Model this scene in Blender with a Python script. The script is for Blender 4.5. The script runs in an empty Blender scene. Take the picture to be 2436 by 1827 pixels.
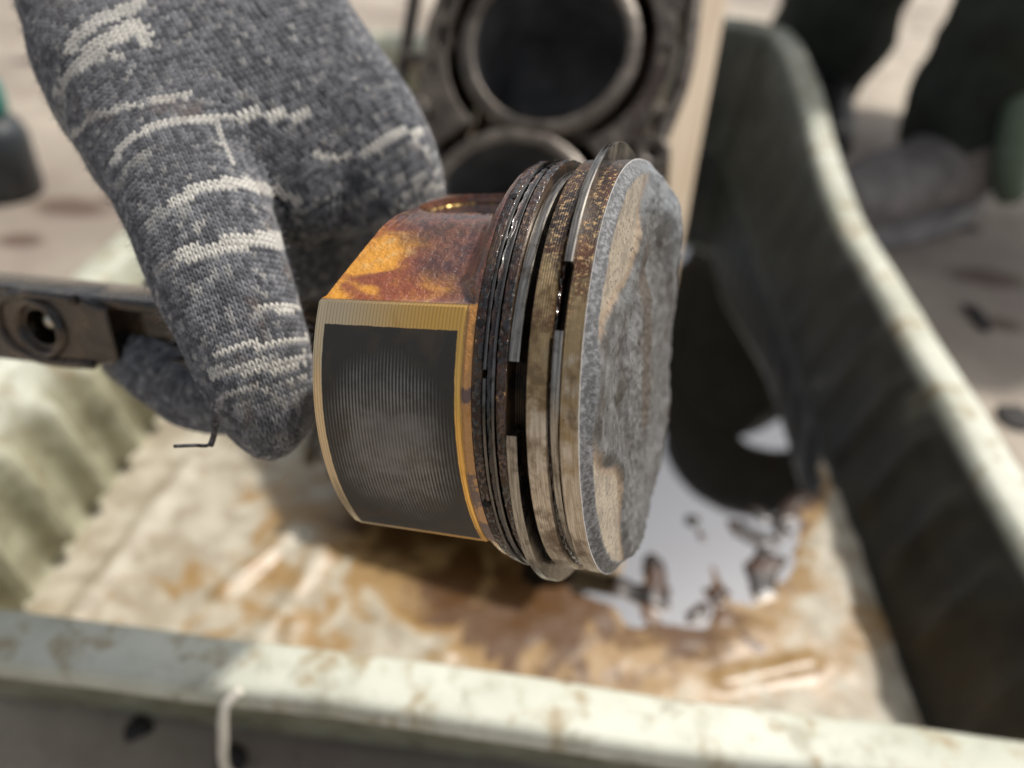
import bpy, bmesh, math, random
import numpy as np
from mathutils import Vector, Matrix, noise
random.seed(7); rng = np.random.default_rng(7)
R_ = math.radians
scn = bpy.context.scene
# ------------------------------------------------------------------ camera
CAMH = 0.357
RIGHT = Vector((.9928, .0901, .0792)); DOWN = Vector((.1176, -.5997, -.7915)); FWD = Vector((-.0239, .7951, -.6060))
FWD = FWD.normalized(); RIGHT = (RIGHT - FWD*RIGHT.dot(FWD)).normalized(); DOWN = FWD.cross(RIGHT).normalized()
CAM = Vector((0, 0, CAMH))
cd = bpy.data.cameras.new('camera'); cam = bpy.data.objects.new('camera', cd); scn.collection.objects.link(cam)
M = Matrix((RIGHT, -DOWN, -FWD)).transposed().to_4x4(); M.translation = CAM
cam.matrix_world = M; scn.camera = cam
cd.sensor_width = 36; cd.lens = 27; cd.clip_start = .005; cd.clip_end = 200
cd.dof.use_dof = True; cd.dof.focus_distance = .134; cd.dof.aperture_fstop = 8.2
# ------------------------------------------------------------------ light
SUN = Vector((.38, .30, .88)).normalized()
w = bpy.data.worlds.new('World'); scn.world = w; w.use_nodes = True
wn = w.node_tree.nodes; wl = w.node_tree.links
sky = wn.new('ShaderNodeTexSky'); sky.sky_type = 'NISHITA'; sky.sun_disc = False
sky.sun_elevation = math.asin(SUN.z); sky.sun_rotation = math.atan2(SUN.x, SUN.y)
sky.air_density = 1.0; sky.dust_density = 4.0; sky.ozone_density = 1.0
hs = wn.new('ShaderNodeHueSaturation'); hs.inputs['Saturation'].default_value = .35; wl.new(sky.outputs[0], hs.inputs['Color'])
wl.new(hs.outputs[0], wn['Background'].inputs[0]); wn['Background'].inputs[1].default_value = .115
sd = bpy.data.lights.new('sun', 'SUN'); sd.energy = 2.9; sd.angle = R_(3); sd.color = (1, .95, .88)
so = bpy.data.objects.new('sun', sd); scn.collection.objects.link(so)
so.rotation_euler = (-SUN).to_track_quat('-Z', 'Y').to_euler()
scn.view_settings.view_transform = 'Standard'; scn.view_settings.look = 'None'
scn.view_settings.exposure = .22; scn.view_settings.gamma = 1
scn.cycles.max_bounces = 6; scn.cycles.sample_clamp_indirect = 4

# ------------------------------------------------------------------ helpers
C = scn.collection
K = (2436/2212)/1827
def P(x, y, z):                       # a point at depth z in front of the camera
    return CAM + RIGHT*((x-1106)*K*z) + DOWN*((y-829.5)*K*z) + FWD*z
def G(x, y, h=0.):                    # where that line of sight meets height h
    d = RIGHT*((x-1106)*K) + DOWN*((y-829.5)*K) + FWD
    return CAM + d*((h-CAMH)/d.z)
def tag(o, label=None, cat=None, group=None, kind=None):
    for k, v in (('label', label), ('category', cat), ('group', group), ('kind', kind)):
        if v: o[k] = v
    return o
def empty(name, loc=(0,0,0)):
    o = bpy.data.objects.new(name, None); C.objects.link(o); o.location = loc; o.empty_display_size = .02; return o
def mesh(name, verts, faces, mat, parent=None, smooth=True, mw=None):
    me = bpy.data.meshes.new(name)
    me.from_pydata([tuple(v) for v in verts], [], [tuple(int(i) for i in f) for f in faces])
    if smooth: me.polygons.foreach_set('use_smooth', [True]*len(me.polygons))
    me.update(); return link(name, me, mat, parent, mw)
def link(name, me, mat, parent=None, mw=None):
    if mat and not me.materials: me.materials.append(mat)
    o = bpy.data.objects.new(name, me); C.objects.link(o)
    if parent: o.parent = parent
    if mw is not None: o.matrix_basis = mw
    return o
def from_bm(name, bm, mat, parent=None, smooth=False, mw=None):
    bmesh.ops.recalc_face_normals(bm, faces=bm.faces)
    me = bpy.data.meshes.new(name); bm.to_mesh(me); bm.free()
    if smooth: me.polygons.foreach_set('use_smooth', [True]*len(me.polygons))
    return link(name, me, mat, parent, mw)
def edge_split(o, deg=35):
    m = o.modifiers.new('split', 'EDGE_SPLIT'); m.split_angle = R_(deg); return o
def bevel(o, w, seg=2):
    m = o.modifiers.new('bevel', 'BEVEL'); m.width = w; m.segments = seg; m.limit_method = 'ANGLE'; m.angle_limit = R_(40); return o
def grid_faces(n, m, wrap_m=False, wrap_n=False, off=0, flip=False):
    F = []
    for i in range(n if wrap_n else n-1):
        for j in range(m if wrap_m else m-1):
            a = i*m+j; b = i*m+(j+1) % m; c = ((i+1) % n)*m+(j+1) % m; d = ((i+1) % n)*m+j
            F.append((a+off, d+off, c+off, b+off) if flip else (a+off, b+off, c+off, d+off))
    return F
def lathe_arc(prof, a0, a1, n, closed_prof=False, cx=0, cy=0, zfun=None, rfun=None, cap=False):
    full = abs((a1-a0)-2*math.pi) < 1e-6
    V = []; m = len(prof)
    N = n if full else n+1
    for j in range(N):
        a = a0+(a1-a0)*j/n
        for r, z in prof:
            rr = r*(1 if rfun is None else 1)+(rfun(a, z) if rfun else 0)
            V.append((cx+rr*math.cos(a), cy+rr*math.sin(a), z+(zfun(a) if zfun else 0)))
    F = grid_faces(N, m, wrap_m=closed_prof, wrap_n=full)
    if cap and not full: F += [tuple(range(m)), tuple((N-1)*m+i for i in range(m))[::-1]]
    return V, F
def tube(pts, rad, seg=10):
    pts = [Vector(p) for p in pts]; V = []; n = len(pts)
    up = Vector((.13, .2, 1)).normalized(); prev = None
    for i, p in enumerate(pts):
        t = (pts[min(i+1, n-1)]-pts[max(i-1, 0)]).normalized()
        if prev is None: a = t.cross(up).normalized()
        else: a = (prev-t*prev.dot(t)).normalized()
        prev = a; b = t.cross(a); r = rad[i] if hasattr(rad, '__len__') else rad
        for k in range(seg):
            an = 2*math.pi*k/seg; V.append(p+a*math.cos(an)*r+b*math.sin(an)*r)
    F = grid_faces(n, seg, wrap_m=True); F.append(tuple(range(seg))[::-1]); F.append(tuple((n-1)*seg+k for k in range(seg)))
    return V, F
def fnoise(x, y=0., z=0., s=1.): return noise.noise((x*s, y*s, z*s))
def smooth_pts(pts, n=8):
    out = []; pts = [Vector(p) for p in pts]; q = [pts[0]]+pts+[pts[-1]]
    for i in range(1, len(q)-2):
        for k in range(n):
            t = k/n; a, b, c, d = q[i-1], q[i], q[i+1], q[i+2]
            out.append(.5*((2*b)+(-a+c)*t+(2*a-5*b+4*c-d)*t*t+(-a+3*b-3*c+d)*t**3))
    out.append(pts[-1]); return out
def ss(x, a, b):
    t = min(1, max(0, (x-a)/(b-a))); return t*t*(3-2*t)
def eval_mesh(o, name):
    dg = bpy.context.evaluated_depsgraph_get(); dg.update()
    me = bpy.data.meshes.new_from_object(o.evaluated_get(dg)); me.name = name; return me

# ---- node helper
class NT:
    def __init__(s, name):
        s.m = bpy.data.materials.new(name); s.m.use_nodes = True
        s.n = s.m.node_tree.nodes; s.l = s.m.node_tree.links; s.b = s.n['Principled BSDF']
        s.tc = s.n.new('ShaderNodeTexCoord'); s.obj = s.tc.outputs['Object']
        sp = s.n.new('ShaderNodeSeparateXYZ'); s.l.new(s.obj, sp.inputs[0]); s.x, s.y, s.z = sp.outputs
    def put(s, sock, v):
        if hasattr(v, 'is_output'): s.l.new(v, sock)
        elif isinstance(v, (tuple, list)) and len(v) == 3 and sock.type == 'RGBA': sock.default_value = (*v, 1)
        else: sock.default_value = v
    def math(s, op, a, b=0., c=0., clamp=False):
        n = s.n.new('ShaderNodeMath'); n.operation = op; n.use_clamp = clamp
        s.put(n.inputs[0], a); s.put(n.inputs[1], b)
        if op in ('MULTIPLY_ADD', 'SMOOTH_MIN', 'WRAP', 'COMPARE'): s.put(n.inputs[2], c)
        return n.outputs[0]
    def ramp(s, v, a, b, lo=0., hi=1., mode='SMOOTHSTEP'):
        n = s.n.new('ShaderNodeMapRange'); n.interpolation_type = mode
        s.put(n.inputs[0], v); n.inputs[1].default_value = a; n.inputs[2].default_value = b
        n.inputs[3].default_value = lo; n.inputs[4].default_value = hi; return n.outputs[0]
    def mix(s, f, a, b, mode='MIX'):
        n = s.n.new('ShaderNodeMix'); n.data_type = 'RGBA'; n.blend_type = mode
        s.put(n.inputs['Factor'], f); s.put(n.inputs[6], a); s.put(n.inputs[7], b); return n.outputs[2]
    def vec(s, x, y, z):
        n = s.n.new('ShaderNodeCombineXYZ'); s.put(n.inputs[0], x); s.put(n.inputs[1], y); s.put(n.inputs[2], z); return n.outputs[0]
    def scale(s, v, sc):
        n = s.n.new('ShaderNodeVectorMath'); n.operation = 'MULTIPLY'; s.put(n.inputs[0], v); n.inputs[1].default_value = sc; return n.outputs[0]
    def noise(s, scale, detail=4, rough=.55, v=None, dist=0.):
        n = s.n.new('ShaderNodeTexNoise'); s.put(n.inputs['Vector'], v if v is not None else s.obj)
        n.inputs['Scale'].default_value = scale; n.inputs['Detail'].default_value = detail
        n.inputs['Roughness'].default_value = rough; n.inputs['Distortion'].default_value = dist; return n.outputs[0]
    def vor(s, scale, v=None, feat='F1'):
        n = s.n.new('ShaderNodeTexVoronoi'); n.feature = feat; s.put(n.inputs['Vector'], v if v is not None else s.obj)
        n.inputs['Scale'].default_value = scale; return n.outputs[0]
    def white(s, v):
        n = s.n.new('ShaderNodeTexWhiteNoise'); s.put(n.inputs[0], v); return n.outputs[0]
    def attr(s, name):
        n = s.n.new('ShaderNodeAttribute'); n.attribute_name = name; return n
    def bump(s, h, dist, strength=1., nrm=None):
        n = s.n.new('ShaderNodeBump'); s.put(n.inputs['Height'], h); n.inputs['Distance'].default_value = dist
        n.inputs['Strength'].default_value = strength
        if nrm is not None: s.l.new(nrm, n.inputs['Normal'])
        return n.outputs[0]
    def out(s, col, rough=.5, metal=0., nrm=None, **kw):
        s.put(s.b.inputs['Base Color'], col); s.put(s.b.inputs['Roughness'], rough); s.put(s.b.inputs['Metallic'], metal)
        if nrm is not None: s.l.new(nrm, s.b.inputs['Normal'])
        for k, v in kw.items(): s.put(s.b.inputs[k.replace('_', ' ')], v)
        return s.m
MATS = {}
def simple(name, col, rough=.5, metal=0., var=.3, sc=40, bumpd=0., dirt=None, **kw):
    t = NT(name); n = t.noise(sc, 5, .6)
    c = t.mix(t.ramp(n, .3, .7), tuple(x*(1-var) for x in col), tuple(min(1, x*(1+var)) for x in col))
    if dirt: c = t.mix(t.ramp(t.noise(sc*.35, 6, .65), .48, .66), c, dirt)
    nr = t.bump(t.noise(sc*4, 4), bumpd) if bumpd else None
    return t.out(c, rough if not isinstance(rough, tuple) else t.ramp(n, .3, .7, *rough), metal, nr, **kw)

# ================================================================== SETTING
def mat_ground():
    t = NT('ground_concrete')
    a = t.noise(2.2, 5, .6); b = t.noise(14, 6, .65); c = t.noise(120, 3, .6)
    col = t.mix(t.ramp(a, .35, .65), (.25, .21, .17), (.48, .42, .335))
    col = t.mix(t.ramp(b, .45, .75), col, (.24, .19, .16))
    col = t.mix(t.ramp(c, .58, .72, 0, .5), col, (.12, .10, .09))
    st = t.vor(5.5, t.scale(t.obj, (1, 1.3, 1)))
    sp = t.ramp(t.math('ADD', st, t.math('MULTIPLY', t.noise(30, 4), .16)), .14, .21, .9, 0.)
    col = t.mix(sp, col, (.05, .04, .035))
    for (px_, py_, rx, ry) in ((165, 450, .055, .03), (45, 520, .03, .02), (240, 430, .02, .012), (2160, 700, .03, .02), (2130, 600, .05, .03), (1980, 480, .05, .05)):
        g_ = G(px_, py_, 0); d = t.math('SQRT', t.math('ADD', t.math('POWER', t.math('DIVIDE', t.math('SUBTRACT', t.x, g_.x), rx), 2.), t.math('POWER', t.math('DIVIDE', t.math('SUBTRACT', t.y, g_.y), ry), 2.)))
        col = t.mix(t.ramp(t.math('ADD', d, b), 1.5, .9, 0, .85), col, (.085, .050, .032))
    return t.out(col, .85, 0, t.bump(b, .004))
gv = []; n = 60
ext = [(-1 if i < 0 else 1)*(abs(i)/n)**3*120 for i in range(-n, n+1)]
for y in ext:
    for x in ext:
        r = math.hypot(x, y); gv.append((x, y, .0015*fnoise(x, y, 0, 4)*(1 if r < 4 else 0)))
g = mesh('ground', gv, grid_faces(len(ext), len(ext)), mat_ground()); tag(g, kind='structure')

# ---- drip tray ------------------------------------------------------
TX0, TX1, TY0, TY1 = -.274, .244, .1465, 1.03
ZR, ZF = .107, .012
def tray_raise(x, y): return .058*ss(y, .58, .93)*ss(x, -.02, .16)
def rrect(x0, x1, y0, y1, rad, nc=10, ns=150):
    pts = []
    def side(a, b, k):
        for i in range(k): pts.append((a[0]+(b[0]-a[0])*i/k, a[1]+(b[1]-a[1])*i/k))
    def corner(cx, cy, a0):
        for i in range(nc): a = a0+math.pi/2*i/nc; pts.append((cx+rad*math.cos(a), cy+rad*math.sin(a)))
    side((x0+rad, y0), (x1-rad, y0), ns); corner(x1-rad, y0+rad, -math.pi/2)
    side((x1, y0+rad), (x1, y1-rad), ns*2); corner(x1-rad, y1-rad, 0)
    side((x1-rad, y1), (x0+rad, y1), ns); corner(x0+rad, y1-rad, math.pi/2)
    side((x0, y1-rad), (x0, y0+rad), ns*2); corner(x0+rad, y0+rad, math.pi)
    return pts
def ringat(d, z, rib=0., raised=1.):       # d: outward offset from the rim centre line
    out = []
    for (x, y) in rrect(TX0-d, TX1+d, TY0-d, TY1+d, max(.012, .045+d)):
        dx = dy = 0
        if rib:
            if x < TX0-d+.002: dx = rib*(.5+.5*math.cos(2*math.pi*y/.036))**2.0
            elif x > TX1+d-.002: dx = -rib*.3*(.5+.5*math.cos(2*math.pi*y/.05))**3
            elif y < TY0-d+.002: dy = rib*.1
        wv = .0016*fnoise(x, y, 1, 9)+.0005*fnoise(x, y, 5, 25)
        out.append((x+dx+wv, y+dy+wv*.6, z+raised*tray_raise(x, y)+wv))
    return out
def mat_tray():
    t = NT('tray_plastic')
    a = t.noise(9, 6, .65); b = t.noise(45, 5, .7); c = t.noise(160, 3, .6)
    col = t.mix(t.ramp(a, .35, .65), (.42, .43, .34), (.62, .63, .53))
    col = t.mix(t.ramp(b, .52, .70, 0, .6), col, (.26, .23, .15))
    col = t.mix(t.ramp(c, .62, .74, 0, .5), col, (.13, .10, .06))
    st = t.scale(t.obj, (1, 1, .12))
    col = t.mix(t.ramp(t.noise(60, 4, .6, st), .52, .66, 0, .75), col, (.30, .22, .11))
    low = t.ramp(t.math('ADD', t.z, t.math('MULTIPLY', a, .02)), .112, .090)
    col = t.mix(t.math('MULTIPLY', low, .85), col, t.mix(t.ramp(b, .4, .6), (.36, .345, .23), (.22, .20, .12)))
    # right-hand wall below the rim: old black oil, its shade painted in too
    below = t.ramp(t.math('SUBTRACT', t.z, t.math('MULTIPLY', t.ramp(t.y, .58, .93), .058)), .096, .1045, 1., 0.)
    oil = t.math('MULTIPLY', t.ramp(t.x, .165, .18), below)
    inside = t.ramp(t.x, .238, .240, 1., 0.)
    oil = t.math('MULTIPLY', t.math('MULTIPLY', oil, inside), t.ramp(t.noise(18, 5, .6), .26, .36, .8, 1.))
    col = t.mix(oil, col, t.mix(t.ramp(t.noise(22, 5, .6), .4, .65), t.mix(t.ramp(t.y, .45, .95), (.007, .0065, .004), (.075, .073, .052)), t.mix(t.ramp(t.y, .45, .95), (.026, .023, .014), (.12, .115, .085))))
    return t.out(col, t.math('SUBTRACT', t.ramp(a, .3, .7, .5, .65), t.math('MULTIPLY', oil, .1)), 0, t.bump(b, .0006, .7))
MT = mat_tray()
tray = empty('drip_tray', ((TX0+TX1)/2, (TY0+TY1)/2, 0)); T0 = Matrix.Translation((-(TX0+TX1)/2, -(TY0+TY1)/2, 0))
tag(tray, 'large pale green rectangular drip tray with brown oil under the piston', 'tray')
loops = [ringat(-.040, ZF, .0, 0), ringat(-.034, ZF+.004, .0, 0), ringat(-.033, ZF+.010, .002, 0), ringat(-.031, ZF+.016, .015, 0), ringat(-.024, ZF+.05, .015, .5), ringat(-.019, ZR-.022, .013, 1), ringat(-.016, ZR-.014, .001, 1),
         ringat(-.0125, ZR-.006), ringat(-.0105, ZR-.001), ringat(-.008, ZR+.0005), ringat(.006, ZR), ringat(.0085, ZR-.0005), ringat(.010, ZR-.003), ringat(.010, ZR-.010), ringat(.0085, ZR-.0105),
         ringat(.0075, ZR-.004), ringat(-.008, ZR-.004), ringat(-.013, ZR-.02), ringat(-.019, ZF+.05, .004, .5), ringat(-.031, 0.002, 0, 0)]
# keep the world positions in object space so the stain maths can use them
def tray_part(name, v, f, mat, smooth=True):
    o = mesh(name, v, f, mat, tray, smooth); o.matrix_basis = Matrix.Translation(-tray.location); return o
V = [p for l in loops for p in l]
wall = tray_part('tray_wall', V, grid_faces(len(loops), len(loops[0]), wrap_m=True), MT); edge_split(wall, 50)
OUT = [(1300, 500), (1380, 330), (1480, 270), (1590, 290), (1650, 420), (1690, 600), (1730, 830), (1745, 960), (1742, 1075), (1700, 1090), (1710, 1140), (1680, 1200), (1670, 1240), (1630, 1285), (1580, 1290), (1530, 1325), (1470, 1345), (1420, 1325), (1360, 1340), (1310, 1300), (1240, 1270), (1150, 1210), (1130, 900), (1180, 650)]
OILZ = ZF+.0010
pts = [G(x, y, ZF) for x, y in OUT]; sp = smooth_pts(pts+[pts[0]], 6)[:-1]
SPA = np.array([(p.x, p.y) for p in sp]); SPB = np.roll(SPA, -1, 0)
def shore(x, y):           # signed distance to the puddle outline, negative inside
    return shore0(x, y)+.0065*fnoise(x, y, 11, 40)+.004*fnoise(x, y, 13, 110)
def shore0(x, y):
    q = np.array((x, y)); d = SPB-SPA; t = np.clip(((q-SPA)*d).sum(1)/(d*d).sum(1), 0, 1)
    dist = np.sqrt((((SPA+d*t[:, None])-q)**2).sum(1).min())
    c = ((SPA[:, 1] > y) != (SPB[:, 1] > y)) & (x < (SPB[:, 0]-SPA[:, 0])*(y-SPA[:, 1])/(SPB[:, 1]-SPA[:, 1]+1e-12)+SPA[:, 0])
    return -dist if c.sum() % 2 else dist
FOLDS = [((480, 1290), (640, 1160), .004), ((560, 1400), (700, 1200), .003), ((120, 1400), (420, 1000), .004), ((820, 1330), (960, 1420), .002), ((1400, 1330), (1420, 1180), .0016), ((1560, 1340), (1530, 1180), .0016), ((640, 1330), (620, 1450), .003), ((1560, 1480), (1750, 1440), .0025)]
folds = [(G(*a, ZF).xy, G(*b, ZF).xy, h) for a, b, h in FOLDS]
nx, ny = 190, 260; fv = []; fsh = []; frefl = []
REFL = [((1408, 1225), (1425, 1300), .007), ((1590, 1140), (1650, 1175), .007), ((1655, 1205), (1640, 1270), .008), ((1500, 1135), (1520, 1165), .004), ((1690, 1130), (1720, 1080), .005), ((1340, 1265), (1390, 1275), .007), ((1640, 1110), (1700, 1150), .004), ((1560, 1285), (1500, 1330), .004)]  # raised black spots standing in for dark reflections on the oil
refl = [(G(*a, ZF).xy, G(*b, ZF).xy, r) for a, b, r in REFL]
fx0, fx1, fy0, fy1 = TX0+.030, TX1-.030, TY0+.030, TY1-.030
for j in range(ny):
    for i in range(nx):
        x = fx0+(fx1-fx0)*i/(nx-1); y = fy0+(fy1-fy0)*(j/(ny-1))**1.4
        sd_ = shore(x, y); wet = 1-ss(sd_, -.01, .03)
        z = OILZ-.0006+max(-.003, min(.0025, sd_*(.12 if sd_ > 0 else .045)))+(.0010*fnoise(x, y, 0, 12))*(1-wet)+.0007*fnoise(x, y, 3, 42)+.0003*fnoise(x, y, 9, 110)
        refl_ = 0.
        for a, b, rr0 in refl:
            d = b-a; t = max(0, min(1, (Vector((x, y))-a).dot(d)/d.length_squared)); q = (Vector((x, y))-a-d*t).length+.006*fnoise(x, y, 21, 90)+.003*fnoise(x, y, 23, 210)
            m_ = 1-ss(q, rr0*.6, rr0*1.25); refl_ = max(refl_, m_)
        z = z*(1-refl_)+max(z, OILZ+.0016)*refl_
        for a, b, h in folds:
            d = b-a; t = max(0, min(1, (Vector((x, y))-a).dot(d)/d.length_squared)); q = (Vector((x, y))-a-d*t).length
            z += h*math.exp(-(q/.005)**2)*(1 if h > 0 else 0)
        fv.append((x, y, z)); fsh.append(sd_); frefl.append(refl_)
def mat_floor():
    t = NT('tray_floor_oily')
    a = t.noise(20, 6, .66, None, .5); b = t.noise(55, 5, .6, None, .4); c = t.noise(9, 6, .7, t.scale(t.obj, (1.6, .9, 1)), 1.0)
    col = t.mix(t.ramp(b, .38, .62), (.47, .43, .34), (.32, .275, .20))
    cx, cy = G(1180, 1270, ZF).xy
    dx = t.math('SUBTRACT', t.x, cx); dy = t.math('SUBTRACT', t.y, cy)
    d = t.math('SQRT', t.math('ADD', t.math('POWER', t.math('MULTIPLY', dx, .8), 2.), t.math('POWER', t.math('MULTIPLY', dy, 1.6), 2.)))
    near = t.ramp(d, .0, .21, .27, -.05)
    sh = t.attr('shore').outputs['Fac']
    near = t.math('MAXIMUM', near, t.ramp(t.math('ADD', sh, t.math('MULTIPLY', t.math('SUBTRACT', b, .5), .02)), .0, .022, .24, -.1, 'LINEAR'))
    k = t.math('ADD', a, near)
    col = t.mix(t.ramp(k, .50, .62, 0, .92), col, (.30, .18, .06))
    col = t.mix(t.ramp(k, .62, .74, 0, .95), col, (.085, .036, .009))
    col = t.mix(t.ramp(c, .60, .72, 0, .7), col, (.22, .15, .07))
    wet = t.ramp(k, .48, .6)
    drefl = t.ramp(t.attr('dark_reflection').outputs['Fac'], .25, .6); col = t.mix(drefl, col, t.mix(t.ramp(b, .45, .62), (.006, .004, .003), (.05, .02, .008)))  # near-black colour painted for the pool's dark reflections
    return t.out(col, t.math('SUBTRACT', .6, t.math('MULTIPLY', wet, .25)), 0, t.bump(t.noise(110, 4, .6), .0006, t.ramp(k, .5, .6, 1, .35) if False else .8), Specular_IOR_Level=.6)
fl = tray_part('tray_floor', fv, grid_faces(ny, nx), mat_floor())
fl.data.attributes.new('shore', 'FLOAT', 'POINT').data.foreach_set('value', fsh)
fl.data.attributes.new('dark_reflection', 'FLOAT', 'POINT').data.foreach_set('value', frefl)
# wire handle on the outside of the front wall
hp = [P(520, 1490, .262), P(485, 1530, .262), P(482, 1600, .268), P(483, 1640, .275), P(495, 1670, .281), P(540, 1690, .284), P(700, 1740, .284), P(1500, 1850, .284), P(2080, 1920, .29), P(2120, 1900, .285), P(2130, 1860, .275), P(2135, 1800, .262)]
V, F = tube(smooth_pts(hp, 6), .0019, 10)
h = tray_part('handle', V, F, simple('handle_wire', (.72, .68, .58), .35, 0, .15))

# ---- oil puddle -----------------------------------------------------
cc = sum(sp, Vector())/len(sp); V = []; nr = 4
for k in range(nr+1):
    for p in sp:
        q = cc+(p-cc)*(k/nr)*1.10; V.append((q.x, q.y, OILZ))
t = NT('black_oil'); mo = t.out((.004, .003, .002), .03, 0, None, IOR=1.9, Specular_IOR_Level=.8, Coat_Weight=1., Coat_Roughness=.02, Coat_IOR=2.9)
pud = mesh('oil_puddle', V, grid_faces(nr+1, len(sp), wrap_m=True), mo)
pud['label'] = 'puddle of black used engine oil mirroring the sky on the tray floor'; pud['kind'] = 'stuff'

# ================================================================== PISTON
RP = .0417
nC = (RIGHT*.943+DOWN*.072+FWD*-.333).normalized()
CC = CAM+RIGHT*.0261+DOWN*-.0030+FWD*.158
toC = (CAM-CC); mX = (toC-nC*toC.dot(nC)).normalized()
Yt = nC.cross(mX).normalized()                 # across the pin
YS = 1 if Yt.dot(DOWN) > 0 else -1
ROT = R_(22) if YS == 1 else R_(-22)
mX = (mX*math.cos(ROT)+Yt*math.sin(ROT)).normalized(); mY = nC.cross(mX)
PM = Matrix((mX, mY, nC)).transposed().to_4x4(); PM.translation = CC
piston = empty('piston'); piston.matrix_world = PM
tag(piston, 'used engine piston with amber varnish, worn rings and carbon crown held by the gloved hand', 'piston')
# local frame: z axial towards the crown (crown face z=0), x towards the camera, y up (pin direction)
def theta(t):
    return t.math('ARCTAN2', t.math('MULTIPLY', t.y, -1.), t.x)
def mat_belt():
    t = NT('burnt_ring_land'); th = theta(t)
    a = t.noise(170, 5, .62); s1 = t.noise(1250, 4, .75, t.scale(t.obj, (1, 1, 1)))
    line = t.math('SINE', t.math('MULTIPLY', t.z, 2*math.pi/.00042))
    streak = t.noise(1, 4, .6, t.scale(t.obj, (160, 160, 2400)))
    col = t.mix(t.ramp(streak, .35, .65), (.46, .38, .29), (.66, .59, .49))
    br = t.math('ADD', th, t.math('MULTIPLY', t.math('SUBTRACT', a, .5), 1.5))
    col = t.mix(t.ramp(br, -.05, .35, 0, .85), col, (.34, .23, .10))
    patch = t.ramp(t.noise(95, 5, .6, t.scale(t.obj, (1, 1, 1.6))), .54, .70)
    col = t.mix(t.math('MULTIPLY', patch, .8), col, (.10, .055, .022))
    burn = t.ramp(br, .50, .85)
    spk = t.ramp(t.math('ADD', s1, t.math('MULTIPLY', line, .012)), .52, .64)
    dark = t.mix(t.ramp(a, .42, .60), (.022, .014, .012), (.085, .032, .015))
    bc = t.mix(t.math('MULTIPLY', spk, .8), dark, (.60, .40, .19))
    bc = t.mix(t.ramp(th, 1.35, 1.6, 0, .8), bc, (.13, .13, .14))
    col = t.mix(burn, col, bc)
    fl = t.ramp(t.noise(1500, 3, .7), .66, .72)
    col = t.mix(fl, col, (.04, .03, .025))
    gk = t.mix(t.ramp(s1, .40, .62), (.006, .005, .005), (.045, .016, .008)); gk = t.mix(t.ramp(t.noise(650, 4, .6), .63, .70, 0, .7), gk, (.40, .21, .07))
    col = t.mix(t.ramp(t.z, -.0134, -.0141), col, gk)
    rr_ = t.math('SQRT', t.math('ADD', t.math('POWER', t.x, 2.), t.math('POWER', t.y, 2.)))
    col = t.mix(t.ramp(rr_, RP-.0012, RP-.0006, .96, 0.), col, (.008, .006, .005))
    # soot at the crown edge
    col = t.mix(t.math('MULTIPLY', t.ramp(t.z, -.0012, -.0004), t.ramp(a, .3, .6, .5, 1)), col, (.23, .23, .225))
    col = t.mix(t.math('MULTIPLY', t.ramp(t.z, -.0035, -.0062), t.ramp(a, .45, .6, 0, .6)), col, (.10, .06, .03))
    return t.out(col, t.ramp(s1, .35, .65, .28, .55), t.math('MULTIPLY', t.ramp(burn, 0, 1, .75, .25), t.ramp(t.z, -.0141, -.0134, .3, 1.)), t.bump(t.math('ADD', t.math('MULTIPLY', line, .5), t.math('MULTIPLY', s1, 1.2)), .00004))
MB = mat_belt()
def mat_gunk():
    t = NT('burnt_oil_gunk'); a = t.noise(900, 5, .65); b = t.noise(150, 4, .6, t.scale(t.obj, (1, 1, 2)))
    col = t.mix(t.ramp(b, .45, .6), (.006, .005, .004), (.06, .020, .008))
    col = t.mix(t.ramp(t.math('ADD', a, t.math('MULTIPLY', t.math('SUBTRACT', b, .5), .5)),   .66, .72), col, (.45, .25, .08))
    return t.out(col, t.ramp(a, .4, .6, .08, .3), .2, t.bump(a, .0004), Coat_Weight=1., Coat_Roughness=.06)
MG = mat_gunk()
def mat_steel(name, base=(.34, .31, .27), rough=.24, dark=.5):
    t = NT(name); s = t.noise(1, 4, .6, t.scale(t.obj, (120, 120, 2600))); a = t.noise(260, 5, .6)
    col = t.mix(t.ramp(s, .35, .65), tuple(x*.6 for x in base), tuple(x*1.25 for x in base))
    col = t.mix(t.ramp(a, .5, .66, 0, dark), col, (.05, .035, .02))
    return t.out(col, t.ramp(s, .3, .7, rough*.7, rough*1.5), 1., t.bump(s, .00003))
MS = mat_steel('ring_steel'); MSD = mat_steel('dark_ring_steel', (.16, .15, .14), .2, .7)
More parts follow.
